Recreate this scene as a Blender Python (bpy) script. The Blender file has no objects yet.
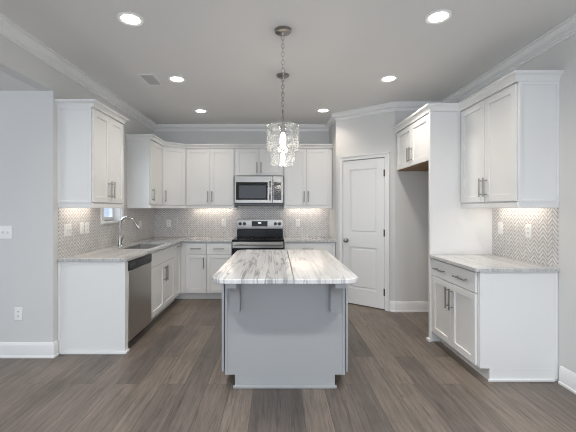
import bpy, bmesh, math, random
from mathutils import Vector, Matrix
PI = math.pi
random.seed(7)
scene = bpy.context.scene
C = scene.collection

# ------------------------------------------------------------------ camera, world, daylight, exposure
EYE = 1.35
cam_data = bpy.data.cameras.new('camera')
cam = bpy.data.objects.new('camera', cam_data); C.objects.link(cam)
cam.location = (0, 0, EYE); cam.rotation_euler = (PI/2, 0, 0)
cam_data.sensor_width = 36; cam_data.lens = 350/576*36
cam_data.shift_x = 11/576; cam_data.shift_y = -7/576
cam_data.clip_start = 0.05
scene.camera = cam

world = bpy.data.worlds.new('world'); scene.world = world; world.use_nodes = True
world.node_tree.nodes['Background'].inputs[0].default_value = (0.62, 0.76, 1.0, 1)
world.node_tree.nodes['Background'].inputs[1].default_value = 0.9

def area(name, loc, rot, sx, sy, power, col, parent=None):
    d = bpy.data.lights.new(name, 'AREA'); d.shape = 'RECTANGLE'; d.size = sx; d.size_y = sy
    d.energy = power; d.color = col
    o = bpy.data.objects.new(name, d); C.objects.link(o); o.location = loc; o.rotation_euler = rot
    if parent: o.parent = parent
    return o
# daylight through the living-room windows behind the camera and the opening on the side
area('window_daylight', (-1.15, -3.35, 1.45), (PI/2, 0, 0), 1.7, 1.9, 39, (0.84, 0.915, 1.0))
area('window_daylight', (1.25, -3.35, 1.45), (PI/2, 0, 0), 1.7, 1.9, 39, (0.84, 0.915, 1.0))
area('window_daylight', (-4.5, 0.6, 1.45), (PI/2, 0, -PI/2), 2.2, 1.7, 24, (0.82, 0.90, 1.0))

area('window_daylight', (-3.1, 4.35, 2.6), (0, -math.radians(58), 0), 1.4, 1.6, 90, (0.80, 0.90, 1.0))

vs = scene.view_settings
vs.view_transform = 'Standard'; vs.look = 'None'; vs.gamma = 1; vs.use_curve_mapping = False
vs.exposure = 0.55
scene.cycles.max_bounces = 10; scene.cycles.diffuse_bounces = 6
scene.cycles.caustics_reflective = False; scene.cycles.caustics_refractive = False
scene.cycles.sample_clamp_indirect = 4
scene.cycles.denoising_prefilter = 'NONE'; scene.cycles.filter_width = 1.1

# ------------------------------------------------------------------ materials
def srgb(r, g, b):
    f = lambda c: (c/255/12.92 if c/255 <= 0.04045 else ((c/255+0.055)/1.055)**2.4)
    return (f(r), f(g), f(b), 1)
def mat(name, col, rough=0.5, metal=0.0, emit=None, strength=0, bump=0, bscale=200, var=0.0):
    m = bpy.data.materials.new(name); m.use_nodes = True
    nt = m.node_tree; b = nt.nodes['Principled BSDF']
    b.inputs['Base Color'].default_value = col; b.inputs['Roughness'].default_value = rough
    b.inputs['Metallic'].default_value = metal
    if emit:
        b.inputs['Emission Color'].default_value = emit; b.inputs['Emission Strength'].default_value = strength
    if bump or var:
        tc = nt.nodes.new('ShaderNodeTexCoord'); n = nt.nodes.new('ShaderNodeTexNoise')
        n.inputs['Scale'].default_value = bscale; n.inputs['Detail'].default_value = 3
        nt.links.new(tc.outputs['Object'], n.inputs['Vector'])
        if bump:
            bp = nt.nodes.new('ShaderNodeBump'); bp.inputs['Strength'].default_value = bump; bp.inputs['Distance'].default_value = 0.002
            nt.links.new(n.outputs['Fac'], bp.inputs['Height']); nt.links.new(bp.outputs['Normal'], b.inputs['Normal'])
        if var:
            mx = nt.nodes.new('ShaderNodeMix'); mx.data_type = 'RGBA'
            mx.inputs[6].default_value = tuple(c*(1-var) for c in col[:3])+(1,); mx.inputs[7].default_value = tuple(min(1, c*(1+var)) for c in col[:3])+(1,)
            nt.links.new(n.outputs['Fac'], mx.inputs[0]); nt.links.new(mx.outputs[2], b.inputs['Base Color'])
    return m
M = {}
M['wall'] = mat('wall_paint', (0.680, 0.678, 0.668, 1), 0.75, bump=0.08, bscale=350)
M['ceiling'] = mat('ceiling_paint', (0.79, 0.788, 0.78, 1), 0.85, bump=0.08, bscale=250)
M['trim'] = mat('trim_paint', (0.82, 0.82, 0.815, 1), 0.35)
M['cab'] = mat('cabinet_paint', (0.80, 0.80, 0.79, 1), 0.33, bump=0.02, bscale=90)
M['island'] = mat('island_paint', (0.40, 0.408, 0.415, 1), 0.4, bump=0.02, bscale=90)
M['toe'] = mat('toe_board', (0.78, 0.78, 0.77, 1), 0.4)
M['nickel'] = mat('brushed_nickel', (0.32, 0.305, 0.285, 1), 0.32, 1.0)
M['chrome'] = mat('polished_chrome', (0.40, 0.39, 0.375, 1), 0.18, 1.0)
M['black'] = mat('black_plastic', (0.015, 0.015, 0.017, 1), 0.3)
M['blackglass'] = mat('black_glass', (0.008, 0.008, 0.010, 1), 0.04)
M['charcoal'] = mat('charcoal_plastic', (0.025, 0.025, 0.028, 1), 0.35)
M['cooktop'] = mat('ceramic_cooktop', (0.006, 0.006, 0.007, 1), 0.22)
M['cooktop'].node_tree.nodes['Principled BSDF'].inputs['IOR'].default_value = 1.22
M['blackglass'].node_tree.nodes['Principled BSDF'].inputs['IOR'].default_value = 1.28
M['screen'] = mat('dark_screen', (0.012, 0.013, 0.015, 1), 0.15)
M['plate'] = mat('white_plastic', (0.86, 0.86, 0.85, 1), 0.5)
M['slot'] = mat('slot_grey', (0.10, 0.10, 0.10, 1), 0.5)
M['button'] = mat('button_print', (0.13, 0.13, 0.14, 1), 0.5)
M['digits'] = mat('display_digits', (0.2, 0.22, 0.25, 1), 0.4, emit=(0.8, 0.9, 1, 1), strength=0.8)
M['bronze'] = mat('dark_hinge', (0.06, 0.055, 0.05, 1), 0.35, 1.0)
M['vent'] = mat('vent_paint', (0.84, 0.84, 0.83, 1), 0.4)
M['slat'] = mat('vent_slat_paint', (0.50, 0.50, 0.49, 1), 0.5)
M['matteblack'] = mat('matte_black', (0.012, 0.012, 0.013, 1), 0.7)
M['ventdark'] = mat('vent_shaft_shade', (0.12, 0.12, 0.12, 1), 0.8)
M['lamp'] = mat('downlight_lens', (1, 1, 1, 1), 0.5, emit=(1.0, 0.95, 0.88, 1), strength=9)
M['strip'] = mat('strip_lens', (1, 1, 1, 1), 0.5, emit=(1.0, 0.86, 0.70, 1), strength=5)
M['bulb'] = mat('bulb_glow', (1, 1, 1, 1), 0.4, emit=(1.0, 0.95, 0.88, 1), strength=10)

def nodes_of(name):
    m = bpy.data.materials.new(name); m.use_nodes = True
    nt = m.node_tree; return m, nt, nt.nodes['Principled BSDF']
def N(nt, t, **kw):
    n = nt.nodes.new(t)
    for k, v in kw.items(): setattr(n, k, v)
    return n
def math_node(nt, op, a, b=None, c=None):
    n = N(nt, 'ShaderNodeMath', operation=op)
    for i, v in enumerate((a, b, c)):
        if v is None: continue
        if isinstance(v, (int, float)): n.inputs[i].default_value = v
        else: nt.links.new(v, n.inputs[i])
    return n.outputs[0]
def ramp(nt, fac, stops):
    r = N(nt, 'ShaderNodeValToRGB'); e = r.color_ramp.elements
    while len(e) < len(stops): e.new(0.5)
    for i, (p, c) in enumerate(stops): e[i].position = p; e[i].color = c
    nt.links.new(fac, r.inputs[0]); return r.outputs[0]
def mixc(nt, fac, a, b, mode='MIX'):
    n = N(nt, 'ShaderNodeMix', data_type='RGBA', blend_type=mode)
    for i, v in ((0, fac), (6, a), (7, b)):
        if isinstance(v, (int, float, tuple)): n.inputs[i].default_value = v
        else: nt.links.new(v, n.inputs[i])
    return n.outputs[2]
def mapping(nt, scale=(1, 1, 1), rot=(0, 0, 0), loc=(0, 0, 0)):
    tc = N(nt, 'ShaderNodeTexCoord'); mp = N(nt, 'ShaderNodeMapping')
    mp.inputs['Scale'].default_value = scale; mp.inputs['Rotation'].default_value = rot; mp.inputs['Location'].default_value = loc
    nt.links.new(tc.outputs['Object'], mp.inputs[0]); return mp.outputs[0]
def noise(nt, vec, scale, detail=4, rough=0.55, dist=0.0):
    n = N(nt, 'ShaderNodeTexNoise'); n.inputs['Scale'].default_value = scale; n.inputs['Detail'].default_value = detail
    n.inputs['Roughness'].default_value = rough; n.inputs['Distortion'].default_value = dist
    nt.links.new(vec, n.inputs['Vector']); return n.outputs['Fac']

def wood_floor():
    m, nt, b = nodes_of('oak_plank_floor')
    v = mapping(nt, rot=(0, 0, PI/2))
    br = N(nt, 'ShaderNodeTexBrick'); br.offset = 0.37; br.offset_frequency = 2; br.squash = 1
    br.inputs['Scale'].default_value = 1; br.inputs['Brick Width'].default_value = 1.35; br.inputs['Row Height'].default_value = 0.178
    br.inputs['Mortar Size'].default_value = 0.0022; br.inputs['Mortar Smooth'].default_value = 0.2; br.inputs['Bias'].default_value = 0
    br.inputs['Color1'].default_value = (0, 0, 0, 1); br.inputs['Color2'].default_value = (1, 1, 1, 1); br.inputs['Mortar'].default_value = (0.5, 0.5, 0.5, 1)
    nt.links.new(v, br.inputs['Vector'])
    # shift the grain per plank so it breaks at the joints
    tc = N(nt, 'ShaderNodeTexCoord'); sep = N(nt, 'ShaderNodeSeparateXYZ'); nt.links.new(tc.outputs['Object'], sep.inputs[0])
    rnd = N(nt, 'ShaderNodeSeparateColor'); nt.links.new(br.outputs['Color'], rnd.inputs[0])
    cmb = N(nt, 'ShaderNodeCombineXYZ')
    nt.links.new(math_node(nt, 'MULTIPLY', sep.outputs[0], 20.0), cmb.inputs[0])
    nt.links.new(math_node(nt, 'MULTIPLY_ADD', sep.outputs[1], 0.9, math_node(nt, 'MULTIPLY', rnd.outputs[0], 40.0)), cmb.inputs[1])
    nt.links.new(math_node(nt, 'MULTIPLY', rnd.outputs[0], 17.0), cmb.inputs[2])
    g1 = noise(nt, cmb.outputs[0], 1.6, 5, 0.6, 0.6)
    g2 = noise(nt, cmb.outputs[0], 7.0, 5, 0.75, 0.3)
    g3 = noise(nt, mapping(nt), 2.2, 3, 0.5)
    base = ramp(nt, rnd.outputs[0], [(0.0, srgb(99, 91, 85)), (0.5, srgb(116, 106, 98)), (1.0, srgb(132, 120, 109))])
    c = mixc(nt, 1.0, base, ramp(nt, g1, [(0.28, (0.72, 0.71, 0.70, 1)), (0.5, (0.96, 0.96, 0.96, 1)), (0.72, (1.24, 1.235, 1.23, 1))]), 'MULTIPLY')
    c = mixc(nt, 1.0, c, ramp(nt, g2, [(0.34, (0.66, 0.65, 0.64, 1)), (0.5, (0.96, 0.96, 0.96, 1)), (0.70, (1.16, 1.16, 1.16, 1))]), 'MULTIPLY')
    g4 = noise(nt, cmb.outputs[0], 3.1, 3, 0.5, 1.2)
    c = mixc(nt, 1.0, c, ramp(nt, g4, [(0.56, (1, 1, 1, 1)), (0.68, (0.62, 0.60, 0.58, 1))]), 'MULTIPLY')
    c = mixc(nt, 1.0, c, ramp(nt, g3, [(0.3, (0.86, 0.86, 0.86, 1)), (0.7, (1.1, 1.1, 1.1, 1))]), 'MULTIPLY')
    c = mixc(nt, math_node(nt, 'MULTIPLY', br.outputs['Fac'], 0.75), c, srgb(62, 54, 49))
    nt.links.new(c, b.inputs['Base Color'])
    nt.links.new(math_node(nt, 'MULTIPLY_ADD', g2, 0.2, 0.32), b.inputs['Roughness'])
    bp = N(nt, 'ShaderNodeBump'); bp.inputs['Strength'].default_value = 0.25; bp.inputs['Distance'].default_value = 0.002
    nt.links.new(math_node(nt, 'SUBTRACT', g2, br.outputs['Fac']), bp.inputs['Height']); nt.links.new(bp.outputs['Normal'], b.inputs['Normal'])
    return m
M['floor'] = wood_floor()

def stone(name, base, vein, dark, rot=0.0, sx=1.0, seed=0.0, veins=1.0, speck=0.3):
    """polished granite: wandering veins along the local y axis over a mottled ground"""
    m, nt, b = nodes_of(name)
    v = mapping(nt, scale=(6.0*sx, 0.36, 1.0), rot=(0, 0, rot), loc=(seed, seed*1.7, seed*0.3))
    vb = mapping(nt, loc=(seed, 0, 0))
    w = noise(nt, v, 1.9, 5, 0.55, 0.45)
    ridge = math_node(nt, 'ABSOLUTE', math_node(nt, 'SUBTRACT', w, 0.5))
    thin = ramp(nt, ridge, [(0.0, (1, 1, 1, 1)), (0.014, (0.8, 0.8, 0.8, 1)), (0.034, (0.0, 0.0, 0.0, 1))])
    w2 = noise(nt, v, 4.0, 5, 0.6, 0.5)
    ridge2 = math_node(nt, 'ABSOLUTE', math_node(nt, 'SUBTRACT', w2, 0.5))
    thin2 = ramp(nt, ridge2, [(0.0, (0.8, 0.8, 0.8, 1)), (0.035, (0, 0, 0, 1))])
    cloud = noise(nt, v, 1.3, 5, 0.6, 0.5)
    fine = noise(nt, vb, 70, 3, 0.7)
    c = mixc(nt, ramp(nt, cloud, [(0.38, (0, 0, 0, 1)), (0.68, (1, 1, 1, 1))]), base, vein)
    c = mixc(nt, math_node(nt, 'MULTIPLY', thin2, 0.22*veins), c, dark)
    patch = ramp(nt, noise(nt, vb, 3.0, 3), [(0.32, (0.2, 0.2, 0.2, 1)), (0.55, (1, 1, 1, 1))])
    c = mixc(nt, math_node(nt, 'MULTIPLY', math_node(nt, 'MULTIPLY', thin, patch), 0.65*veins), c, dark)
    c = mixc(nt, math_node(nt, 'MULTIPLY', ramp(nt, fine, [(0.56, (0, 0, 0, 1)), (0.70, (1, 1, 1, 1))]), speck), c, dark)
    nt.links.new(c, b.inputs['Base Color']); b.inputs['Roughness'].default_value = 0.12
    return m
M['stone'] = stone('granite_counter', (0.61, 0.61, 0.605, 1), (0.46, 0.46, 0.455, 1), (0.20, 0.195, 0.19, 1), 0, 1.3, 3.0, 0.6, 0.75)
M['stone_a'] = stone('granite_island_slab', (0.76, 0.76, 0.755, 1), (0.56, 0.565, 0.57, 1), (0.16, 0.16, 0.165, 1), 0.10, 1.25, 11.3, 1.0, 0.12)
M['stone_b'] = stone('granite_island_slab_paler', (0.78, 0.775, 0.765, 1), (0.62, 0.615, 0.61, 1), (0.22, 0.215, 0.21, 1), -0.16, 1.1, 27.9, 0.85, 0.12)

def chevron(name, axis):
    m, nt, b = nodes_of(name)
    tc = N(nt, 'ShaderNodeTexCoord'); sep = N(nt, 'ShaderNodeSeparateXYZ'); nt.links.new(tc.outputs['Object'], sep.inputs[0])
    u = sep.outputs[axis]; z = sep.outputs[2]
    P, H, K = 0.098, 0.036, 1.1
    a = math_node(nt, 'DIVIDE', math_node(nt, 'ADD', u, 20.0), P)
    tri = math_node(nt, 'MULTIPLY', math_node(nt, 'ABSOLUTE', math_node(nt, 'SUBTRACT', math_node(nt, 'FRACT', a), 0.5)), P*K)
    t = math_node(nt, 'DIVIDE', math_node(nt, 'ADD', z, tri), H)
    row = math_node(nt, 'FLOOR', t); col = math_node(nt, 'FLOOR', math_node(nt, 'MULTIPLY', a, 2.0))
    ft = math_node(nt, 'FRACT', t); fc = math_node(nt, 'FRACT', math_node(nt, 'MULTIPLY', a, 2.0))
    g1 = math_node(nt, 'LESS_THAN', ft, 0.26); g2 = math_node(nt, 'LESS_THAN', fc, 0.04)
    grout = math_node(nt, 'MAXIMUM', g1, g2)
    cmb = N(nt, 'ShaderNodeCombineXYZ'); nt.links.new(row, cmb.inputs[0]); nt.links.new(col, cmb.inputs[1])
    wn = N(nt, 'ShaderNodeTexWhiteNoise'); nt.links.new(cmb.outputs[0], wn.inputs['Vector'])
    tile = ramp(nt, wn.outputs['Value'], [(0, (0.66, 0.64, 0.625, 1)), (0.5, (0.72, 0.70, 0.69, 1)), (1, (0.77, 0.755, 0.745, 1))])
    mott = noise(nt, tc.outputs['Object'], 60, 4, 0.6)
    tile = mixc(nt, 1.0, tile, ramp(nt, mott, [(0.3, (0.93, 0.93, 0.93, 1)), (0.7, (1.03, 1.03, 1.03, 1))]), 'MULTIPLY')
    c = mixc(nt, grout, tile, (0.35, 0.33, 0.32, 1))
    nt.links.new(c, b.inputs['Base Color']); b.inputs['Roughness'].default_value = 0.35
    bp = N(nt, 'ShaderNodeBump'); bp.inputs['Strength'].default_value = 0.4; bp.inputs['Distance'].default_value = 0.0015; bp.invert = True
    nt.links.new(grout, bp.inputs['Height']); nt.links.new(bp.outputs['Normal'], b.inputs['Normal'])
    return m
M['tile_x'] = chevron('chevron_mosaic_tile_wide', 0)
M['tile_y'] = chevron('chevron_mosaic_tile_side', 1)

def steel(name, scale, col=0.55):
    m, nt, b = nodes_of(name)
    n = noise(nt, mapping(nt, scale=scale), 1.0, 3, 0.6)
    nt.links.new(math_node(nt, 'MULTIPLY_ADD', n, 0.06, 0.34), b.inputs['Roughness'])
    b.inputs['Metallic'].default_value = 1.0
    nt.links.new(ramp(nt, n, [(0.2, (col*0.97, col*0.93, col*0.88, 1)), (0.8, (col*1.03, col*0.99, col*0.94, 1))]), b.inputs['Base Color'])
    return m
M['steel'] = steel('stainless_steel', (4, 4, 400), 0.34)
M['palesteel'] = steel('pale_stainless_steel', (4, 4, 400), 0.62)
M['sinksteel'] = steel('sink_steel', (300, 8, 8), 0.36)

def raw_wood():
    m, nt, b = nodes_of('bare_maple_ply')
    n = noise(nt, mapping(nt, scale=(2, 30, 2)), 1.5, 4, 0.6, 0.5)
    nt.links.new(ramp(nt, n, [(0.3, srgb(128, 94, 62)), (0.7, srgb(160, 124, 86))]), b.inputs['Base Color']); b.inputs['Roughness'].default_value = 0.6
    return m
M['ply'] = raw_wood()

def glass(name, seeded):
    m = bpy.data.materials.new(name); m.use_nodes = True; nt = m.node_tree
    nt.nodes.remove(nt.nodes['Principled BSDF']); out = nt.nodes['Material Output']
    tr = N(nt, 'ShaderNodeBsdfTransparent'); tr.inputs[0].default_value = (0.95, 0.96, 0.96, 1)
    gl = N(nt, 'ShaderNodeBsdfGlossy'); gl.inputs['Roughness'].default_value = 0.05
    lw = N(nt, 'ShaderNodeLayerWeight'); lw.inputs[0].default_value = 0.25
    fac = math_node(nt, 'MULTIPLY_ADD', lw.outputs['Fresnel'], 0.40, 0.015)
    mx = N(nt, 'ShaderNodeMixShader')
    nt.links.new(fac, mx.inputs[0]); nt.links.new(tr.outputs[0], mx.inputs[1]); nt.links.new(gl.outputs[0], mx.inputs[2])
    sh = mx.outputs[0]
    if seeded:
        n = noise(nt, mapping(nt), 48, 2, 0.6, 0.8)
        seeds = ramp(nt, n, [(0.40, (0.012, 0.012, 0.012, 1)), (0.58, (0.06, 0.06, 0.06, 1)), (0.72, (0.15, 0.15, 0.15, 1))])
        df = N(nt, 'ShaderNodeBsdfTranslucent'); df.inputs[0].default_value = (0.95, 0.95, 0.95, 1)
        d2 = N(nt, 'ShaderNodeBsdfDiffuse'); d2.inputs[0].default_value = (0.95, 0.95, 0.95, 1)
        ad = N(nt, 'ShaderNodeMixShader'); ad.inputs[0].default_value = 0.5
        nt.links.new(df.outputs[0], ad.inputs[1]); nt.links.new(d2.outputs[0], ad.inputs[2])
        m2 = N(nt, 'ShaderNodeMixShader'); nt.links.new(seeds, m2.inputs[0]); nt.links.new(sh, m2.inputs[1]); nt.links.new(ad.outputs[0], m2.inputs[2]); sh = m2.outputs[0]
    nt.links.new(sh, out.inputs['Surface'])
    return m
M['seeded'] = glass('seeded_glass', True)
M['pane'] = glass('window_glass', False)

# ------------------------------------------------------------------ mesh helpers
def box(bm, x0, x1, y0, y1, z0, z1):
    vs_ = [bm.verts.new((x, y, z)) for z in (z0, z1) for y in (y0, y1) for x in (x0, x1)]
    for f in ((0, 2, 3, 1), (4, 5, 7, 6), (0, 1, 5, 4), (2, 6, 7, 3), (0, 4, 6, 2), (1, 3, 7, 5)):
        bm.faces.new([vs_[i] for i in f])
def prism(bm, pts, z0, z1):
    """vertical prism over a polygon in plan"""
    lo = [bm.verts.new((x, y, z0)) for x, y in pts]; hi = [bm.verts.new((x, y, z1)) for x, y in pts]
    n = len(pts); bm.faces.new(lo[::-1]); bm.faces.new(hi)
    for i in range(n): bm.faces.new((lo[i], lo[(i+1) % n], hi[(i+1) % n], hi[i]))
def extrude_x(bm, pts, x0, x1):
    """prism along x over a polygon in y,z"""
    a = [bm.verts.new((x0, y, z)) for y, z in pts]; b = [bm.verts.new((x1, y, z)) for y, z in pts]
    n = len(pts); bm.faces.new(a[::-1]); bm.faces.new(b)
    for i in range(n): bm.faces.new((a[i], a[(i+1) % n], b[(i+1) % n], b[i]))
def lathe(bm, prof, cx=0, cy=0, seg=32, axis='z', close=False):
    """revolve (radius, height) pairs"""
    rings = []
    for r, h in prof:
        ring = []
        for k in range(seg):
            a = 2*PI*k/seg; c, s = r*math.cos(a), r*math.sin(a)
            p = (cx+c, cy+s, h) if axis == 'z' else ((cx+c, h, cy+s) if axis == 'y' else (h, cx+c, cy+s))
            ring.append(bm.verts.new(p))
        rings.append(ring)
    pairs = list(zip(rings, rings[1:]))
    if close: pairs.append((rings[-1], rings[0]))
    for A, B in pairs:
        for k in range(seg):
            bm.faces.new((A[k], A[(k+1) % seg], B[(k+1) % seg], B[k]))
    if not close:
        if prof[0][0] > 1e-6: bm.faces.new(rings[0][::-1])
        if prof[-1][0] > 1e-6: bm.faces.new(rings[-1])
def tube(bm, path, r, seg=12):
    pts = [Vector(p) for p in path]; rad = r if isinstance(r, (list, tuple)) else [r]*len(pts)
    rings = []; up = None
    for i, p in enumerate(pts):
        d = (pts[min(i+1, len(pts)-1)] - pts[max(i-1, 0)]).normalized()
        if up is None: up = d.orthogonal().normalized()
        up = (up - d*up.dot(d)).normalized(); w = d.cross(up)
        rings.append([bm.verts.new(p + (up*math.cos(2*PI*k/seg) + w*math.sin(2*PI*k/seg))*rad[i]) for k in range(seg)])
    for A, B in zip(rings, rings[1:]):
        for k in range(seg): bm.faces.new((A[k], A[(k+1) % seg], B[(k+1) % seg], B[k]))
    bm.faces.new(rings[0][::-1]); bm.faces.new(rings[-1])
def sweep(bm, path, prof, side=1):
    """run a closed (offset, z) profile along a plan polyline with mitred corners; offset to the left if side is 1"""
    P = [Vector((x, y)) for x, y in path]; rings = []
    def nrm(a, b):
        d = (b-a).normalized(); return Vector((-d.y, d.x))*side
    for i, p in enumerate(P):
        if i == 0: n = nrm(P[0], P[1]); k = 1
        elif i == len(P)-1: n = nrm(P[-2], P[-1]); k = 1
        else:
            n1, n2 = nrm(P[i-1], p), nrm(p, P[i+1]); n = (n1+n2).normalized(); k = 1/max(0.2, n.dot(n1))
        rings.append([bm.verts.new((p.x+n.x*d*k, p.y+n.y*d*k, z)) for d, z in prof])
    m = len(prof)
    for A, B in zip(rings, rings[1:]):
        for k in range(m): bm.faces.new((A[k], A[(k+1) % m], B[(k+1) % m], B[k]))
    bm.faces.new(rings[0]); bm.faces.new(rings[-1][::-1])

def obj(name, bm, m, parent=None, bevel=0.0, seg=2, smooth=True):
    bmesh.ops.recalc_face_normals(bm, faces=bm.faces[:])
    me = bpy.data.meshes.new(name); bm.to_mesh(me); bm.free()
    me.materials.append(M[m] if isinstance(m, str) else m)
    if smooth:
        for p in me.polygons: p.use_smooth = True
        me.set_sharp_from_angle(angle=math.radians(32))
    o = bpy.data.objects.new(name, me); C.objects.link(o)
    if parent: o.parent = parent
    if bevel:
        b = o.modifiers.new('bevel', 'BEVEL'); b.width = bevel; b.segments = seg; b.limit_method = 'ANGLE'; b.angle_limit = math.radians(40)
        b.harden_normals = False
    return o
def B(*boxes):
    bm = bmesh.new()
    for b in boxes: box(bm, *b)
    return bm
def tag(o, label=None, cat=None, group=None, kind=None):
    if label: o['label'] = label
    if cat: o['category'] = cat
    if group: o['group'] = group
    if kind: o['kind'] = kind
    return o
def thing(name, label, cat, loc=(0, 0, 0), rz=0, group=None):
    o = bpy.data.objects.new(name, None); C.objects.link(o); o.location = loc; o.rotation_euler = (0, 0, rz)
    o.empty_display_size = 0.1
    return tag(o, label, cat, group)
def struct(name, bm, m, bevel=0.0, label=None, cat=None):
    o = obj(name, bm, m, None, bevel); o['kind'] = 'structure'
    return tag(o, label or name.replace('_', ' '), cat or name.split('_')[0])
def dup(root, loc, rz=None, label=None, group=None):
    r = root.copy(); C.objects.link(r); r.location = loc
    if rz is not None: r.rotation_euler = (0, 0, rz)
    if label: r['label'] = label
    if group: r['group'] = group
    for ch in list(root.children):
        c = ch.copy(); C.objects.link(c); c.parent = r
        for g in list(ch.children):
            d = g.copy(); C.objects.link(d); d.parent = c
    return r

# ------------------------------------------------------------------ the room
XL, XR, YB, HC = -2.04, 2.20, 5.80, 2.74
YF = -3.4                                   # living-room end behind the camera
YO = 3.19                                   # where the side wall ends at the wide opening
PA, PB = (0.87, 5.15), (1.55, 4.60)         # ends of the pantry's slanted wall
W0, W1, WZ0, WZ1 = 4.09, 4.57, 1.205, 2.12   # window opening over the sink (depth, height)
struct('floor', B((-4.7, XR+0.15, YF-0.1, YB+0.15, -0.1, 0)), 'floor', label='grey brown oak plank floor', cat='floor')
struct('ceiling', B((XL-0.12, XR+0.15, YF-0.1, YB+0.15, HC, HC+0.1)), 'ceiling', label='pale ceiling with recessed lights', cat='ceiling')
struct('ceiling_side', B((-4.7, XL-0.12, YF-0.1, YO, 2.428, 2.54)), 'ceiling', label='lower ceiling of the side room beyond the wide opening', cat='ceiling')
struct('wall_left', B((XL-0.14, XL, YO, W0, 0, HC), (XL-0.14, XL, W1, YB, 0, HC), (XL-0.14, XL, W0, W1, 0, WZ0), (XL-0.14, XL, W0, W1, WZ1, HC)), 'wall', label='grey wall behind the sink run', cat='wall')
struct('wall_header', B((XL-0.12, XL, YF, YO, 2.428, HC)), 'wall', label='grey header over the wide side opening', cat='wall')
struct('wall_side', B((-4.7, XL-0.14, YO, YO+0.12, 0, 2.54)), 'wall', label='grey side room wall with switches', cat='wall')
struct('wall_outer', B((-4.8, -4.7, YF, YO+0.12, 0, 2.54)), 'wall', label='outer grey wall of the side room', cat='wall')
struct('wall_back', B((XL-0.14, PA[0]+0.1, YB, YB+0.12, 0, HC)), 'wall', label='grey wall behind the range', cat='wall')
bm = bmesh.new()
prism(bm, [PA, PB, (XR, PB[1]), (XR, PB[1]+0.12), (PB[0]+0.06, PB[1]+0.12), (PA[0]+0.1, PA[1]+0.06), (PA[0]+0.1, YB), (PA[0], YB)], 0, HC)
struct('wall_pantry', bm, 'wall', label='grey slanted pantry wall', cat='wall')
struct('wall_right', B((XR, XR+0.14, YF, PB[1]+0.12, 0, HC)), 'wall', label='grey wall behind the dry bar cabinets', cat='wall')
# rear wall behind the camera, with two window openings
struct('wall_rear', B((-4.8, -2.05, YF-0.12, YF, 0, HC), (-0.25, 0.35, YF-0.12, YF, 0, HC), (2.15, XR+0.14, YF-0.12, YF, 0, HC),
                      (-2.05, -0.25, YF-0.12, YF, 0, 0.45), (0.35, 2.15, YF-0.12, YF, 0, 0.45), (-2.05, -0.25, YF-0.12, YF, 2.44, HC), (0.35, 2.15, YF-0.12, YF, 2.44, HC)), 'wall', label='grey rear wall with two windows', cat='wall')

CROWN = [(0, HC), (0.076, HC), (0.076, HC-0.016), (0.064, HC-0.018), (0.060, HC-0.034), (0.050, HC-0.050), (0.034, HC-0.062), (0.022, HC-0.066),
         (0.020, HC-0.082), (0.012, HC-0.084), (0.010, HC-0.100), (0, HC-0.102)]
bm = bmesh.new(); sweep(bm, [(XL, YF), (XL, YB), (PA[0], YB), PA, PB, (XR, PB[1]), (XR, YF)], CROWN, -1)
struct('trim_1', bm, 'trim', label='white crown moulding around the ceiling', cat='moulding')
BASE = [(0, 0), (0.024, 0), (0.024, 0.014), (0.015, 0.02), (0.015, 0.108), (0.011, 0.118), (0.007, 0.130), (0.004, 0.136), (0, 0.136)]
def pw(t): return (PA[0]+(PB[0]-PA[0])*t, PA[1]+(PB[1]-PA[1])*t)
bm = bmesh.new(); sweep(bm, [pw(0.925), PB, (XR, PB[1])], BASE, -1)
struct('baseboard_pantry', bm, 'trim', label='white baseboard beside the pantry door', cat='baseboard')
bm = bmesh.new(); sweep(bm, [(-4.7, YO), (XL, YO), (XL, 3.238)], BASE, -1)
struct('baseboard_left', bm, 'trim', label='white baseboard below the light switches', cat='baseboard')
bm = bmesh.new(); sweep(bm, [(XR, 2.71), (XR, YF)], BASE, -1)
struct('baseboard_right', bm, 'trim', label='white baseboard on the bare wall', cat='baseboard')

# tile behind the counters
CT = 0.890                                   # counter top height
struct('backsplash_left', B((XL, XL+0.008, 3.26, W0-0.062, CT, 1.404), (XL, XL+0.008, W0-0.062, W1+0.062, CT, 1.176), (XL, XL+0.008, W1+0.062, YB-0.008, CT, 1.404)), 'tile_y', label='chevron mosaic tile behind the sink', cat='backsplash')
struct('backsplash_back', B((XL, PA[0], YB-0.008, YB, CT, 1.404), (-0.66, 0.10, YB-0.008, YB, 1.404, 1.44)), 'tile_x', label='chevron mosaic tile behind the range', cat='backsplash')
struct('backsplash_right', B((XR-0.008, XR, 2.735, 3.568, CT, 1.404)), 'tile_y', label='chevron mosaic tile over the dry bar', cat='backsplash')

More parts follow.
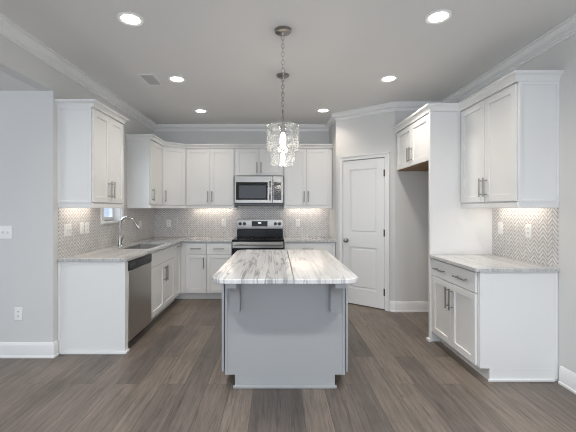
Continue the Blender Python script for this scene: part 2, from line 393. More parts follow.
# window over the sink
bm = bmesh.new()
cw = 0.06
box(bm, XL, XL+0.018, W0-cw, W0, WZ0-0.01, WZ1+cw); box(bm, XL, XL+0.018, W1, W1+cw, WZ0-0.01, WZ1+cw)
box(bm, XL, XL+0.018, W0, W1, WZ1, WZ1+cw)
box(bm, XL-0.13, XL, W0, W0+0.012, WZ0, WZ1); box(bm, XL-0.13, XL, W1-0.012, W1, WZ0, WZ1); box(bm, XL-0.13, XL, W0, W1, WZ1-0.012, WZ1)
win = struct('window_1', bm, 'trim', 0.002, 'white window over the sink', 'window')
obj('window_sill', B((XL-0.13, XL+0.03, W0-cw, W1+cw, WZ0-0.028, WZ0)), 'trim', win, 0.003)
xs = XL-0.105
obj('window_sash', B((xs-0.02, xs+0.02, W0+0.012, W0+0.05, WZ0, WZ1-0.012), (xs-0.02, xs+0.02, W1-0.05, W1-0.012, WZ0, WZ1-0.012), (xs-0.02, xs+0.02, W0+0.05, W1-0.05, WZ0, WZ0+0.045),
                     (xs-0.02, xs+0.02, W0+0.05, W1-0.05, WZ1-0.057, WZ1-0.012), (xs-0.02, xs+0.02, W0+0.05, W1-0.05, 1.68, 1.72)), 'trim', win, 0.002)
obj('window_pane', B((xs-0.003, xs+0.003, W0+0.05, W1-0.05, WZ0+0.045, 1.68), (xs-0.003, xs+0.003, W0+0.05, W1-0.05, 1.72, WZ1-0.057)), 'pane', win)

# pantry door on the slanted wall: local x runs along the wall, -y into the room
ang = math.atan2(PB[1]-PA[1], PB[0]-PA[0]); wl = math.hypot(PB[0]-PA[0], PB[1]-PA[1])
d0, d1, dh = 0.127, 0.742, 2.035
bm = bmesh.new(); w = d1-d0; yt, yb = -0.004, -0.001
st = 0.105
def slab(x0, x1, z0, z1, y0=-0.022): box(bm, x0, x1, y0, 0.0, z0, z1)
slab(0, st, 0.012, dh); slab(w-st, w, 0.012, dh)
slab(st, w-st, 0.012, 0.235); slab(st, w-st, 0.815, 1.015); slab(st, w-st, 1.905, dh)
for z0, z1 in ((0.235, 0.815), (1.015, 1.905)):
    box(bm, st, w-st, -0.004, 0, z0, z1)
    # raised field with sloping shoulders
    e0, e1 = 0.018, 0.031
    a = [bm.verts.new(p) for p in ((st+e0, -0.004, z0+e0), (w-st-e0, -0.004, z0+e0), (w-st-e0, -0.004, z1-e0), (st+e0, -0.004, z1-e0))]
    b_ = [bm.verts.new(p) for p in ((st+e1, -0.018, z0+e1), (w-st-e1, -0.018, z0+e1), (w-st-e1, -0.018, z1-e1), (st+e1, -0.018, z1-e1))]
    bm.faces.new(b_)
    for i in range(4): bm.faces.new((a[i], a[(i+1) % 4], b_[(i+1) % 4], b_[i]))
door = struct('door_1', bm, 'trim', 0.002, 'white two panel pantry door', 'door')
door.location = (PA[0]+math.cos(ang)*d0, PA[1]+math.sin(ang)*d0, 0); door.rotation_euler = (0, 0, ang)
cs = 0.062
obj('door_casing', B((-0.006-cs, -0.006, -0.032, 0, 0, dh+0.008+cs), (w+0.006, w+0.006+cs, -0.032, 0, 0, dh+0.008+cs), (-0.006, w+0.006, -0.032, 0, dh+0.008, dh+0.008+cs),
                     (-0.006-cs, -0.006-cs+0.016, -0.042, -0.032, 0, dh+0.008+cs), (w+0.006+cs-0.016, w+0.006+cs, -0.042, -0.032, 0, dh+0.008+cs), (-0.006-cs, w+0.006+cs, -0.042, -0.032, dh-0.008+cs, dh+0.008+cs)), 'trim', door, 0.003)
obj('door_gap', B((-0.006, 0, -0.002, 0, 0, dh+0.008), (w, w+0.006, -0.002, 0, 0, dh+0.008), (0, w, -0.002, 0, dh, dh+0.008), (0, w, -0.002, 0, 0, 0.012)), 'slot', door)
bm = bmesh.new(); lathe(bm, [(0.032, -0.021), (0.032, -0.023), (0.026, -0.024), (0.012, -0.026), (0.011, -0.040), (0.020, -0.046), (0.028, -0.058), (0.027, -0.070), (0.018, -0.078), (0.0, -0.080)], 0.055, 0.90, 24, 'y')
obj('door_knob', bm, 'nickel', door)
for z in (0.24, 1.03, 1.83):
    bm = bmesh.new(); box(bm, w-0.012, w+0.010, -0.026, -0.019, z-0.045, z+0.045); lathe(bm, [(0.007, z-0.047), (0.007, z+0.047)], w+0.003, -0.034, 10)
    obj('hinge', bm, 'bronze', door)

# ------------------------------------------------------------------ cabinet parts (local: x along the run, -y out into the room)
def shaker(x0, x1, z0, z1, yf, rail=0.058, t=0.020, name='door', parent=None, m='cab', flat=False):
    """door or drawer front standing off the face at y=yf"""
    bm = bmesh.new(); a, b = yf-t, yf-0.0015
    if flat: box(bm, x0, x1, a, b, z0, z1)
    else:
        box(bm, x0, x0+rail, a, b, z0, z1); box(bm, x1-rail, x1, a, b, z0, z1)
        box(bm, x0+rail, x1-rail, a, b, z0, z0+rail); box(bm, x0+rail, x1-rail, a, b, z1-rail, z1)
        box(bm, x0+rail-0.001, x1-rail+0.001, a+0.011, b, z0+rail-0.001, z1-rail+0.001)
    return obj(name, bm, m, parent, 0.0022)
def pull(x, z, yf, vertical, L, parent, name='handle', off=0.034):
    bm = bmesh.new(); y = yf-0.020
    if vertical:
        tube(bm, [(x, y-off, z-L/2), (x, y-off, z+L/2)], 0.0070, 12)
        for s in (-1, 1): tube(bm, [(x, y+0.001, z+s*L*0.37), (x, y-off, z+s*L*0.37)], 0.0052, 10)
    else:
        tube(bm, [(x-L/2, y-off, z), (x+L/2, y-off, z)], 0.0070, 12)
        for s in (-1, 1): tube(bm, [(x+s*L*0.37, y+0.001, z), (x+s*L*0.37, y-off, z)], 0.0052, 10)
    o = obj(name, bm, 'nickel', parent); o['label'] = 'brushed nickel bar pull'; return o

UZ0, UZ1, UZL = 1.405, 2.342, 2.298
def upper_cabinet(label, loc, rz, w, dep, z0=UZ0, z1=UZ1, doors=2, hinge='r', rail=True, ends=(False, False), fill=(0.011, 0.011), under='cab', name='wall_cabinet'):
    root = thing(name, label, 'cabinet', (loc[0], loc[1], z0), rz); h = z1-z0; yf = -(dep-0.02)
    body = B((0, w, yf, 0, 0.012, h)) if under != 'cab' else B((0, w, yf, 0, 0, h))
    obj('carcass', body, 'cab', root, 0.0015)
    if under != 'cab': tag(obj('underside', B((0.001, w-0.001, yf+0.001, 0, 0, 0.012)), under, root), 'bare wood underside')
    for k in (0, 1):                           # end panels framed like the doors
        if ends[k]:
            xa, xb = (-0.006, 0) if k == 0 else (w, w+0.006)
            obj('end_panel', B((xa, xb, yf, yf+0.022, 0, h), (xa, xb, -0.022, 0, 0, h), (xa, xb, yf+0.022, -0.022, h-0.022, h), (xa, xb, yf+0.022, -0.022, 0, 0.022)), 'cab', root, 0.0015)
    if rail:
        bx = [(0, w, yf-0.012, yf+0.008, -0.045, 0)]
        if ends[0]: bx.append((0, 0.018, yf+0.008, 0, -0.045, 0))
        if ends[1]: bx.append((w-0.018, w, yf+0.008, 0, -0.045, 0))
        obj('light_rail', B(*bx), 'cab', root, 0.003)
    xa, xb = fill[0], w-fill[1]; zb, zt = 0.008, h-0.012
    if doors == 2:
        mid = (xa+xb)/2
        for s, (p, q) in ((-1, (xa, mid-0.004)), (1, (mid+0.004, xb))):
            d = shaker(p, q, zb, zt, yf, parent=root)
            pull(mid+s*0.032, zb+min(0.13, (zt-zb)*0.28), yf, True, min(0.17, (zt-zb)*0.42), d)
    else:
        d = shaker(xa, xb, zb, zt, yf, parent=root)
        pull(xb-0.03 if hinge == 'l' else xa+0.03, zb+0.13, yf, True, 0.17, d)
    return root

CC = [(0, 0), (0.012, 0), (0.012, 0.016), (0.016, 0.022), (0.020, 0.034), (0.030, 0.048), (0.042, 0.054), (0.046, 0.056), (0.046, 0.075), (0, 0.075)]
def cornice(path, label, top=UZ1, k=1.0):
    bm = bmesh.new(); sweep(bm, path, [(d-0.004, top+z*k) for d, z in CC], -1)
    return tag(obj('cabinet_cornice', bm, 'cab', None), label, 'moulding')

UD = 0.33                                    # upper depth with door
upper_cabinet('white two door wall cabinet between the wide opening and the window', (XL, 3.256), PI/2, 0.655, UD, z1=UZL, ends=(True, True))
upper_cabinet('white wall cabinet with one narrow door between the window and the corner cabinet', (XL, 4.75), PI/2, 0.50, UD, z1=UZL, doors=1, hinge='r', ends=(True, False))
# diagonal corner cabinet: its own plan
root = thing('corner_wall_cabinet', 'white slant-fronted corner wall cabinet with one door', 'cabinet', (0, 0, UZ0))
A, D_ = Vector((-1.73, 5.252)), Vector((-1.432, 5.49))
bm = bmesh.new(); prism(bm, [(XL, 5.252), tuple(A), tuple(D_), (-1.432, YB), (XL, YB)], 0, UZL-UZ0)
obj('carcass', bm, 'cab', root, 0.0015)
dd = (D_-A); dl = dd.length; th = math.atan2(dd.y, dd.x)
holder = shaker(0.012, dl-0.012, 0.008, UZL-UZ0-0.012, 0.0, parent=root); holder.location = (A.x, A.y, 0); holder.rotation_euler = (0, 0, th)
pull(0.045, 0.138, 0.0, True, 0.17, holder)
lr = obj('light_rail', B((-0.004, dl+0.004, -0.012, 0.008, -0.045, 0)), 'cab', root, 0.003); lr.location = (A.x, A.y, 0); lr.rotation_euler = (0, 0, th)

upper_cabinet('white two door wall cabinet between the corner cabinet and the microwave', (-1.430, YB), 0, 0.762, UD, z1=UZL, ends=(False, True), fill=(0.014, 0.010))
upper_cabinet('short white two door cabinet above the microwave', (-0.660, YB), 0, 0.760, UD, z0=1.868, z1=UZL, rail=False, name='wall_cabinet')
upper_cabinet('white two door wall cabinet between the microwave and the pantry', (0.108, YB), 0, 0.755, UD, z1=UZL, ends=(True, False), fill=(0.010, 0.072))
upper_cabinet('white two door wall cabinet above the dry bar counter', (XR, 3.560), -PI/2, 0.830, XR-1.865, ends=(False, True))
upper_cabinet('short deep two door cabinet over the empty refrigerator recess', (XR, 4.592), -PI/2, 1.000, XR-1.56, z0=1.845, rail=False, under='ply', fill=(0.035, 0.012))

cornice([(XL, 3.256), (XL+UD, 3.256), (XL+UD, 3.911), (XL, 3.911)][::1], 'white cornice on the cabinet beside the window', UZL, 0.82)
cornice([(XL, 4.75), (XL+UD, 4.75), (XL+UD, 5.245), (-1.438, YB-UD), (PA[0]-0.002, YB-UD)], 'long white cornice over the range wall cabinets', UZL, 0.82)
cornice([(1.56, PB[1]-0.004), (1.56, 3.562), (1.865, 3.562), (1.865, 2.73), (XR, 2.73)], 'white stepped cornice over refrigerator recess and dry bar')

# tall refrigerator end panel
root = thing('refrigerator_panel', 'tall white end panel between refrigerator recess and dry bar', 'panel', (0, 0, 0))
obj('panel', B((1.575, XR, 3.567, 3.588, 0.0, UZ1)), 'cab', root, 0.0015)
obj('edge_stile', B((1.555, 1.575, 3.555, 3.592, 0.0, UZ1)), 'cab', root, 0.002)
obj('shoe_moulding', B((1.535, 1.555, 3.540, 3.605, 0, 0.035)), 'cab', root, 0.006)

# ------------------------------------------------------------------ base cabinets
BD, TOE, BZ = 0.60, 0.10, CT-0.032
DZ0, DZ1 = 0.685, BZ-0.012                   # drawer front heights
def base_cabinet(label, loc, rz, w, dep=BD, fill=(0.006, 0.006), drawers=1, doors=2, hinge='l', false_front=False, full_door=False, name='base_cabinet'):
    root = thing(name, label, 'cabinet', (loc[0], loc[1], 0), rz); yf = -dep
    yk = -0.026
    if false_front:                            # open box around the sink
        obj('carcass', B((0, 0.018, yf, yk, TOE, BZ), (w-0.018, w, yf, yk, TOE, BZ), (0.018, w-0.018, yf, yk, TOE, TOE+0.018), (0.018, w-0.018, yf, yf+0.02, TOE+0.018, BZ), (0.018, w-0.018, yk-0.012, yk, TOE+0.018, BZ)), 'cab', root, 0.0015)
    else: obj('carcass', B((0, w, yf, yk, TOE, BZ)), 'cab', root, 0.0015)
    obj('toe_kick', B((0.0, w, yf+0.075, yk, 0, TOE)), 'toe', root)
    xa, xb = fill[0], w-fill[1]
    if full_door:
        d = shaker(xa, xb, TOE+0.012, DZ1, yf, rail=0.05, parent=root); pull((xa+xb)/2, DZ1-0.03, yf, False, 0.13, d)
        return root
    n = drawers; gap = 0.0025
    for k in range(n):
        p = xa+(xb-xa)*k/n+(gap if k else 0); q = xa+(xb-xa)*(k+1)/n-(gap if k < n-1 else 0)
        d = shaker(p, q, DZ0, DZ1, yf, parent=root, flat=True, name='false_front' if false_front else 'drawer')
        if not false_front:
            if isinstance(doors, tuple): pass
            if w > 0.78:
                for fx in (0.25, 0.75): pull(p+(q-p)*fx, (DZ0+DZ1)/2, yf, False, 0.19, d)
            else: pull((p+q)/2, (DZ0+DZ1)/2, yf, False, 0.16, d)
    zt = DZ0-0.008
    if doors == 2:
        mid = (xa+xb)/2
        for s, (p, q) in ((-1, (xa, mid-0.004)), (1, (mid+0.004, xb))):
            d = shaker(p, q, TOE+0.010, zt, yf, parent=root); pull(mid+s*0.034, zt-0.135, yf, True, 0.19, d)
    else:
        d = shaker(xa, xb, TOE+0.010, zt, yf, parent=root)
        pull(xb-0.03 if hinge == 'l' else xa+0.03, zt-0.12, yf, True, 0.16, d)
    return root

FX = -1.42                                   # door plane of the sink run
LD = FX-0.02-XL                              # carcass depth there
# finished end panel with edge post and shoe
root = thing('end_panel', 'white finished end panel of the sink run beside dishwasher', 'panel', (0, 0, 0))
obj('panel', B((XL+0.002, FX-0.045, 3.262, 3.285, 0, BZ)), 'cab', root, 0.001)
obj('corner_post', B((FX-0.045, FX+0.006, 3.256, 3.325, 0, BZ)), 'cab', root, 0.002)
obj('scribe_strip', B((XL+0.002, XL+0.022, 3.256, 3.262, 0.03, BZ)), 'cab', root, 0.001)
obj('shoe_moulding', B((XL+0.026, FX+0.006, 3.244, 3.256, 0, 0.026), (FX+0.006, FX+0.020, 3.244, 3.330, 0, 0.026)), 'trim', root, 0.005)
base_cabinet('white sink base cabinet with blank front above two doors', (XL, 3.955), PI/2, 0.915, LD, false_front=True)
base_cabinet('narrow white full-height door cabinet at the inner corner beside the sink', (XL, 4.872), PI/2, 0.30, LD, full_door=True, fill=(0.008, 0.02))
bdep = YB-5.19
cr = thing('corner_filler', 'plain white filler panel at the inside corner of the base cabinets', 'panel', (0, 0, 0))
obj('panel', B((FX-0.60, -1.352, 5.19, YB-0.026, TOE, BZ)), 'cab', cr, 0.001); obj('toe_kick', B((FX-0.60, -1.352, 5.265, YB-0.026, 0, TOE)), 'toe', cr)
base_cabinet('narrow white drawer and door cabinet next to the inside corner', (-1.350, YB), 0, 0.305, bdep, doors=1, hinge='l')
base_cabinet('white drawer and door cabinet directly beside the range', (-1.043, YB), 0, 0.375, bdep, doors=1, hinge='l')
base_cabinet('white base cabinet between the range and the pantry corner', (0.108, YB), 0, 0.757, bdep, doors=2, fill=(0.008, 0.075))
# dry bar base
RD = XR-1.59
base_cabinet('white dry bar base cabinet with wide two pull drawer', (XR, 3.556), -PI/2, 0.790, RD, doors=2, fill=(0.012, 0.010))
root = thing('end_panel', 'white finished end panel of the dry bar cabinet', 'panel', (0, 0, 0))
obj('panel', B((1.592, XR-0.002, 2.742, 2.764, TOE, BZ), (1.665, XR-0.002, 2.742, 2.764, 0, TOE)), 'cab', root, 0.0015)
obj('scribe_strip', B((XR-0.024, XR-0.002, 2.736, 2.742, 0.02, BZ)), 'cab', root, 0.001)
obj('shoe_moulding', B((1.650, XR-0.030, 2.728, 2.742, 0, 0.022)), 'trim', root, 0.005)

# ------------------------------------------------------------------ countertops
def counter(name, pts, label, m='stone', z0=BZ, z1=CT, hole=None):
    bm = bmesh.new(); prism(bm, pts, z0, z1)
    o = obj(name, bm, m, None, 0.005, 3); return tag(o, label, 'countertop')
FC = -1.395; YC = 5.145
S0, S1, SX0, SX1 = 4.05, 4.78, -1.87, -1.49  # sink cut-out
bm = bmesh.new()                             # L-shaped slab as a grid with the sink opening left out
xs_, ys_ = [XL, SX0, SX1, FC, -0.664], [3.246, S0, S1, YC, YB]
def inside(i, j):
    if i == 3: return j == 3
    return not (i == 1 and j == 1)
V = {}
def gv(i, j, z):
    if (i, j, z) not in V: V[(i, j, z)] = bm.verts.new((xs_[i], ys_[j], z))
    return V[(i, j, z)]
for i in range(4):
    for j in range(4):
        if not inside(i, j): continue
        bm.faces.new([gv(i, j, CT), gv(i+1, j, CT), gv(i+1, j+1, CT), gv(i, j+1, CT)])
        bm.faces.new([gv(i, j+1, BZ), gv(i+1, j+1, BZ), gv(i+1, j, BZ), gv(i, j, BZ)])
        for (di, dj, e) in ((-1, 0, ((i, j), (i, j+1))), (1, 0, ((i+1, j+1), (i+1, j))), (0, -1, ((i+1, j), (i, j))), (0, 1, ((i, j+1), (i+1, j+1)))):
            ni, nj = i+di, j+dj
            if not (0 <= ni < 4 and 0 <= nj < 4 and inside(ni, nj)):
                (a, b), (c, d) = e
                bm.faces.new([gv(a, b, BZ), gv(a, b, CT), gv(c, d, CT), gv(c, d, BZ)])
tag(obj('countertop', bm, 'stone', None, 0.005, 3), 'grey speckled stone L-shaped countertop around the sink', 'countertop')
counter('countertop', [(0.104, YC), (PA[0]-0.002, YC), (PA[0]-0.002, YB), (0.104, YB)], 'short stone countertop between the range and pantry corner')
counter('countertop', [(1.545, 2.720), (XR, 2.720), (XR, 3.553), (1.545, 3.553)], 'grey stone countertop on the dry bar cabinet')

# sink
root = thing('sink', 'stainless undermount sink let into the stone countertop', 'sink', (0, 0, 0))
bm = bmesh.new()
zt, zb, r = BZ-0.004, BZ-0.20, 0.012
top = [(SX0-r, S0-r), (SX1+r, S0-r), (SX1+r, S1+r), (SX0-r, S1+r)]
t_in = [(SX0, S0), (SX1, S0), (SX1, S1), (SX0, S1)]; bot = [(SX0+0.02, S0+0.02), (SX1-0.02, S0+0.02), (SX1-0.02, S1-0.02), (SX0+0.02, S1-0.02)]
L = [[bm.verts.new((x, y, z)) for x, y in q] for q, z in ((top, zt), (t_in, zt), (bot, zb))]
for P_, Q in zip(L, L[1:]):
    for k in range(4): bm.faces.new((P_[k], P_[(k+1) % 4], Q[(k+1) % 4], Q[k]))
bm.faces.new(L[2])
basin = obj('basin', bm, 'sinksteel', root); sm = basin.modifiers.new('solid', 'SOLIDIFY'); sm.thickness = 0.0015; sm.offset = 1
obj('bowl_divider', B((SX0+0.006, SX1-0.006, 4.40, 4.425, zb+0.001, zt-0.03)), 'sinksteel', root, 0.008)
for yy in (4.23, 4.60):
    bm = bmesh.new(); lathe(bm, [(0.045, zb+0.001), (0.045, zb+0.006), (0.034, zb+0.004), (0.0, zb+0.003)], -1.68, yy, 24); obj('drain', bm, 'chrome', root)
# faucet
FXP, FYP = -1.935, 4.315
root = thing('faucet', 'tall chrome gooseneck pull-down faucet behind the sink', 'faucet', (FXP, FYP, CT))
bm = bmesh.new(); lathe(bm, [(0.028, 0), (0.028, 0.006), (0.022, 0.012), (0.020, 0.07), (0.0165, 0.085), (0.0165, 0.12), (0.013, 0.125)], seg=24); obj('base', bm, 'chrome', root)
path = [(0, 0, 0.11), (0, 0, 0.20), (0, 0, 0.27)]
for k in range(1, 13):
    a = PI - PI*0.86*k/12; path.append((0.088+0.088*math.cos(a), 0.02*k/12, 0.27+0.088*math.sin(a)))
bm = bmesh.new(); tube(bm, path, 0.0135, 14); obj('neck', bm, 'chrome', root)
e = Vector(path[-1]); dv = (Vector(path[-1])-Vector(path[-2])).normalized()
bm = bmesh.new(); tube(bm, [e-dv*0.005, e+dv*0.02, e+dv*0.085, e+dv*0.10], [0.015, 0.017, 0.0205, 0.018], 14); obj('spray_head', bm, 'chrome', root)
bm = bmesh.new(); tube(bm, [(0, 0.018, 0.06), (0, 0.045, 0.065)], 0.010, 12); tube(bm, [(0, 0.04, 0.065), (0.01, 0.055, 0.10), (0.02, 0.062, 0.145)], [0.007, 0.006, 0.005], 10); obj('lever', bm, 'chrome', root)

# ------------------------------------------------------------------ dishwasher
root = thing('dishwasher', 'stainless dishwasher with black control strip', 'appliance', (XL, 3.333, 0), PI/2)
dw = 0.615; yf = -(FX-XL)
obj('tub', B((0.004, dw-0.004, yf+0.03, -0.02, 0.10, BZ-0.004)), 'charcoal', root)
obj('door_panel', B((0.004, dw-0.004, yf-0.006, yf+0.03, 0.078, 0.755)), 'palesteel', root, 0.006)
cp = obj('control_panel', B((0.004, dw-0.004, yf-0.010, yf+0.03, 0.760, BZ-0.008)), 'charcoal', root, 0.006)
obj('pocket_handle', B((dw*0.30, dw*0.70, yf-0.0125, yf-0.0095, 0.772, 0.812)), 'black', cp, 0.004)
for p, q in ((0.08, 0.22), (0.78, 0.92)): obj('button_strip', B((dw*p, dw*q, yf-0.0115, yf-0.0095, 0.806, 0.816)), 'slot', cp)
obj('kick_plate', B((0.004, dw-0.004, yf+0.075, yf+0.12, 0.0, 0.099)), 'black', root)

# ------------------------------------------------------------------ range
RX0, RX1 = -0.659, 0.099; rw = RX1-RX0
root = thing('range', 'freestanding stainless electric range with black glass top', 'appliance', (RX0, YB-0.012, 0), 0)
yf = -(YB-0.012-5.155)
obj('body', B((0.0, rw, yf+0.03, 0, 0.02, 0.878)), 'charcoal', root, 0.002)
obj('cooktop', B((-0.003, rw+0.003, yf-0.008, -0.062, 0.878, 0.898)), 'cooktop', root, 0.004)
for (bx, by, r_) in ((0.19, -0.44, 0.105), (0.57, -0.44, 0.08), (0.19, -0.19, 0.08), (0.57, -0.19, 0.105)):
    bm = bmesh.new(); lathe(bm, [(r_, 0.8985), (r_, 0.8989), (r_-0.006, 0.8989), (r_-0.006, 0.8985)], bx, by, 40, close=True); obj('burner_ring', bm, 'slot', root)
bm = bmesh.new(); extrude_x(bm, [(0, 0.878), (-0.062, 0.878), (-0.058, 1.018), (0, 1.018)], 0.004, rw-0.004); obj('riser', bm, 'cooktop', root, 0.003)
bm = bmesh.new(); extrude_x(bm, [(0, 1.018), (-0.062, 1.018), (-0.066, 1.030), (-0.046, 1.180), (-0.038, 1.188), (0, 1.188)], 0.0, rw)
bg = obj('backguard', bm, 'steel', root, 0.004)
def gy(z): return -0.066+0.020*(z-1.030)/0.150
bm = bmesh.new(); z0, z1 = 1.066, 1.150
extrude_x(bm, [(gy(z0)+0.004, z0), (gy(z0)-0.003, z0), (gy(z1)-0.003, z1), (gy(z1)+0.004, z1)], 0.245, 0.505); disp = obj('display', bm, 'screen', bg, 0.002)
bm = bmesh.new(); za, zb_ = 1.112, 1.132
extrude_x(bm, [(gy(za)-0.0030, za), (gy(za)-0.0042, za), (gy(zb_)-0.0042, zb_), (gy(zb_)-0.0030, zb_)], 0.35, 0.40); obj('clock_digits', bm, 'digits', disp)
for kx in (0.055, 0.125, 0.632, 0.702):
    bm = bmesh.new(); y = gy(1.108); lathe(bm, [(0.027, y), (0.027, y-0.006), (0.020, y-0.010), (0.018, y-0.030), (0.014, y-0.033), (0, y-0.033)], kx, 1.108, 20, 'y')
    box(bm, kx-0.004, kx+0.004, y-0.038, y-0.030, 1.092, 1.124); obj('knob', bm, 'black', bg)
od = obj('oven_door', B((0.004, rw-0.004, yf-0.012, yf+0.03, 0.20, 0.872)), 'blackglass', root, 0.006)
obj('door_trim', B((0.004, rw-0.004, yf-0.016, yf-0.011, 0.775, 0.866)), 'steel', od, 0.003)
obj('oven_window', B((0.12, rw-0.12, yf-0.0145, yf-0.0115, 0.36, 0.66)), 'screen', od, 0.002)
bm = bmesh.new(); tube(bm, [(0.03, yf-0.055, 0.825), (rw-0.03, yf-0.055, 0.825)], 0.013, 14)
for x in (0.06, rw-0.06): tube(bm, [(x, yf-0.012, 0.825), (x, yf-0.055, 0.825)], 0.010, 10)
obj('oven_handle', bm, 'steel', od)
dr = obj('storage_drawer', B((0.004, rw-0.004, yf-0.010, yf+0.03, 0.05, 0.195)), 'steel', root, 0.004)
for x in (0.05, rw-0.05):
    bm = bmesh.new(); lathe(bm, [(0.018, 0), (0.015, 0.022)], x, yf+0.09, 12); obj('foot', bm, 'black', root)
    bm = bmesh.new(); lathe(bm, [(0.018, 0), (0.015, 0.022)], x, -0.08, 12); obj('foot', bm, 'black', root)

# ------------------------------------------------------------------ microwave
MZ0, MZ1 = 1.405, 1.864
root = thing('microwave', 'stainless over-the-range microwave between the wall cabinets', 'appliance', (RX0+0.001, YB-0.010, MZ0), 0)
mw = 0.756; mh = MZ1-MZ0; yf = -0.375
obj('casing', B((0, mw, yf, 0, 0.0, mh)), 'charcoal', root, 0.002)
dx = 0.592
md = obj('door', B((0.004, dx-0.002, yf-0.028, yf-0.001, 0.036, mh-0.006)), 'steel', root, 0.005)
obj('window_surround', B((0.026, dx-0.078, yf-0.0305, yf-0.027, 0.085, mh-0.100)), 'matteblack', md, 0.004)
obj('window_glass', B((0.075, dx-0.100, yf-0.0325, yf-0.030, 0.108, mh-0.150)), 'blackglass', md, 0.002)
bm = bmesh.new(); hx = dx-0.040
pth = [(hx, yf-0.028, 0.085), (hx, yf-0.055, 0.10), (hx, yf-0.064, 0.16), (hx, yf-0.066, 0.22), (hx, yf-0.064, 0.29), (hx, yf-0.055, 0.35), (hx, yf-0.028, 0.365)]
tube(bm, pth, 0.013, 12); obj('handle', bm, 'chrome', md)
cpn = obj('control_panel', B((dx, mw-0.004, yf-0.026, yf-0.001, 0.036, mh-0.006)), 'steel', root, 0.005)
cpb = obj('keypad', B((dx+0.010, mw-0.030, yf-0.0285, yf-0.0255, 0.085, mh-0.100)), 'screen', cpn, 0.003)
obj('readout', B((dx+0.024, mw-0.044, yf-0.0300, yf-0.0283, mh-0.150, mh-0.118)), 'slot', cpb)
for i in range(3):
    for j in range(4): obj('button', B((dx+0.026+i*0.034, dx+0.048+i*0.034, yf-0.0296, yf-0.0283, 0.105+j*0.045, 0.122+j*0.045)), 'button', cpb)
obj('vent_base', B((0.004, mw-0.004, yf-0.020, yf-0.001, 0.002, 0.032)), 'black', root, 0.003)

# ------------------------------------------------------------------ island
root = thing('kitchen_island', 'grey painted kitchen island under the pale veined stone top', 'island', (0.06, 2.64, 0))
IX = 0.452; IL = 1.30                        # half width, length
obj('carcass', B((-IX+0.002, IX-0.002, 0.022, IL-0.002, TOE, BZ)), 'island', root, 0.0015)
obj('toe_kick', B((-IX+0.075, IX-0.075, 0.022, IL-0.002, 0, TOE)), 'island', root)
bm = bmesh.new()
pts = [(-IX+0.075, 0), (IX-0.075, 0), (IX-0.075, TOE), (IX, TOE), (IX, BZ), (-IX, BZ), (-IX, TOE), (-IX+0.075, TOE)]
a = [bm.verts.new((x, 0, z)) for x, z in pts]; b_ = [bm.verts.new((x, 0.022, z)) for x, z in pts]
bm.faces.new(a); bm.faces.new(b_[::-1])
for i in range(len(pts)): bm.faces.new((a[i], a[(i+1) % 8], b_[(i+1) % 8], b_[i]))
obj('end_panel', bm, 'island', root, 0.0015)
obj('edge_stile', B((-IX, -IX+0.02, -0.005, 0, TOE, BZ)), 'island', root, 0.0015); obj('edge_stile', B((IX-0.02, IX, -0.005, 0, TOE, BZ)), 'island', root, 0.0015)
obj('shoe_moulding', B((-IX+0.062, IX-0.062, -0.014, 0, 0, 0.024)), 'island', root, 0.005)
for s in (-1, 1):                            # doors on both long sides
    for k in range(3):
        y0 = 0.03+k*(IL-0.04)/3; y1 = y0+(IL-0.04)/3-0.004
        d = shaker(y0, y1, TOE+0.008, BZ-0.012, 0, parent=root, m='island')
        if s < 0: d.rotation_euler = (0, 0, -PI/2); d.location = (-IX-0.010, 0, 0); d.location.y = y0+y1
        else: d.rotation_euler = (0, 0, PI/2); d.location = (IX+0.010, 0, 0)
for s in (-1, 1):                            # corbels below the overhang
    bm = bmesh.new(); x = s*0.370; hw = 0.037
    z0, z1, z2 = 0.590, 0.695, BZ
    prof = [(0, z0), (-0.075, z0), (-0.075, z1)]
    for k in range(1, 9):
        t = k/8; prof.append((-0.075-0.205*(1-math.cos(t*PI/2)), z1+(z2-0.045-z1)*math.sin(t*PI/2)))
    prof += [(-0.28, z2), (0, z2)]
    extrude_x(bm, prof, x-hw, x+hw); obj('corbel', bm, 'island', root, 0.002)

# island top: two slabs meeting at a lengthwise seam
root = thing('island_countertop', 'pale veined stone island top with rounded corners and lengthwise seam', 'countertop', (0, 0, 0))
X0, X1, Y0, Y1, R = -0.445, 0.555, 2.290, 3.975, 0.115
def arc(cx, cy, a0, a1, n=8): return [(cx+R*math.cos(a0+(a1-a0)*k/n), cy+R*math.sin(a0+(a1-a0)*k/n)) for k in range(n+1)]
xs0 = 0.112
bm = bmesh.new(); prism(bm, [(xs0-0.0008, Y0), (xs0-0.0008, Y1)] + arc(X0+R, Y1-R, PI/2, PI) + arc(X0+R, Y0+R, PI, 1.5*PI), BZ, CT); tag(obj('slab', bm, 'stone_a', root, 0.005, 3), 'slab with darker grey veins')
bm = bmesh.new(); prism(bm, [(xs0+0.0008, Y1), (xs0+0.0008, Y0)] + arc(X1-R, Y0+R, 1.5*PI, 2*PI) + arc(X1-R, Y1-R, 0, PI/2), BZ, CT); tag(obj('slab', bm, 'stone_b', root, 0.005, 3), 'paler slab')
obj('seam', B((xs0-0.0008, xs0+0.0008, Y0+0.002, Y1-0.002, BZ+0.001, CT-0.0012)), 'slot', root)

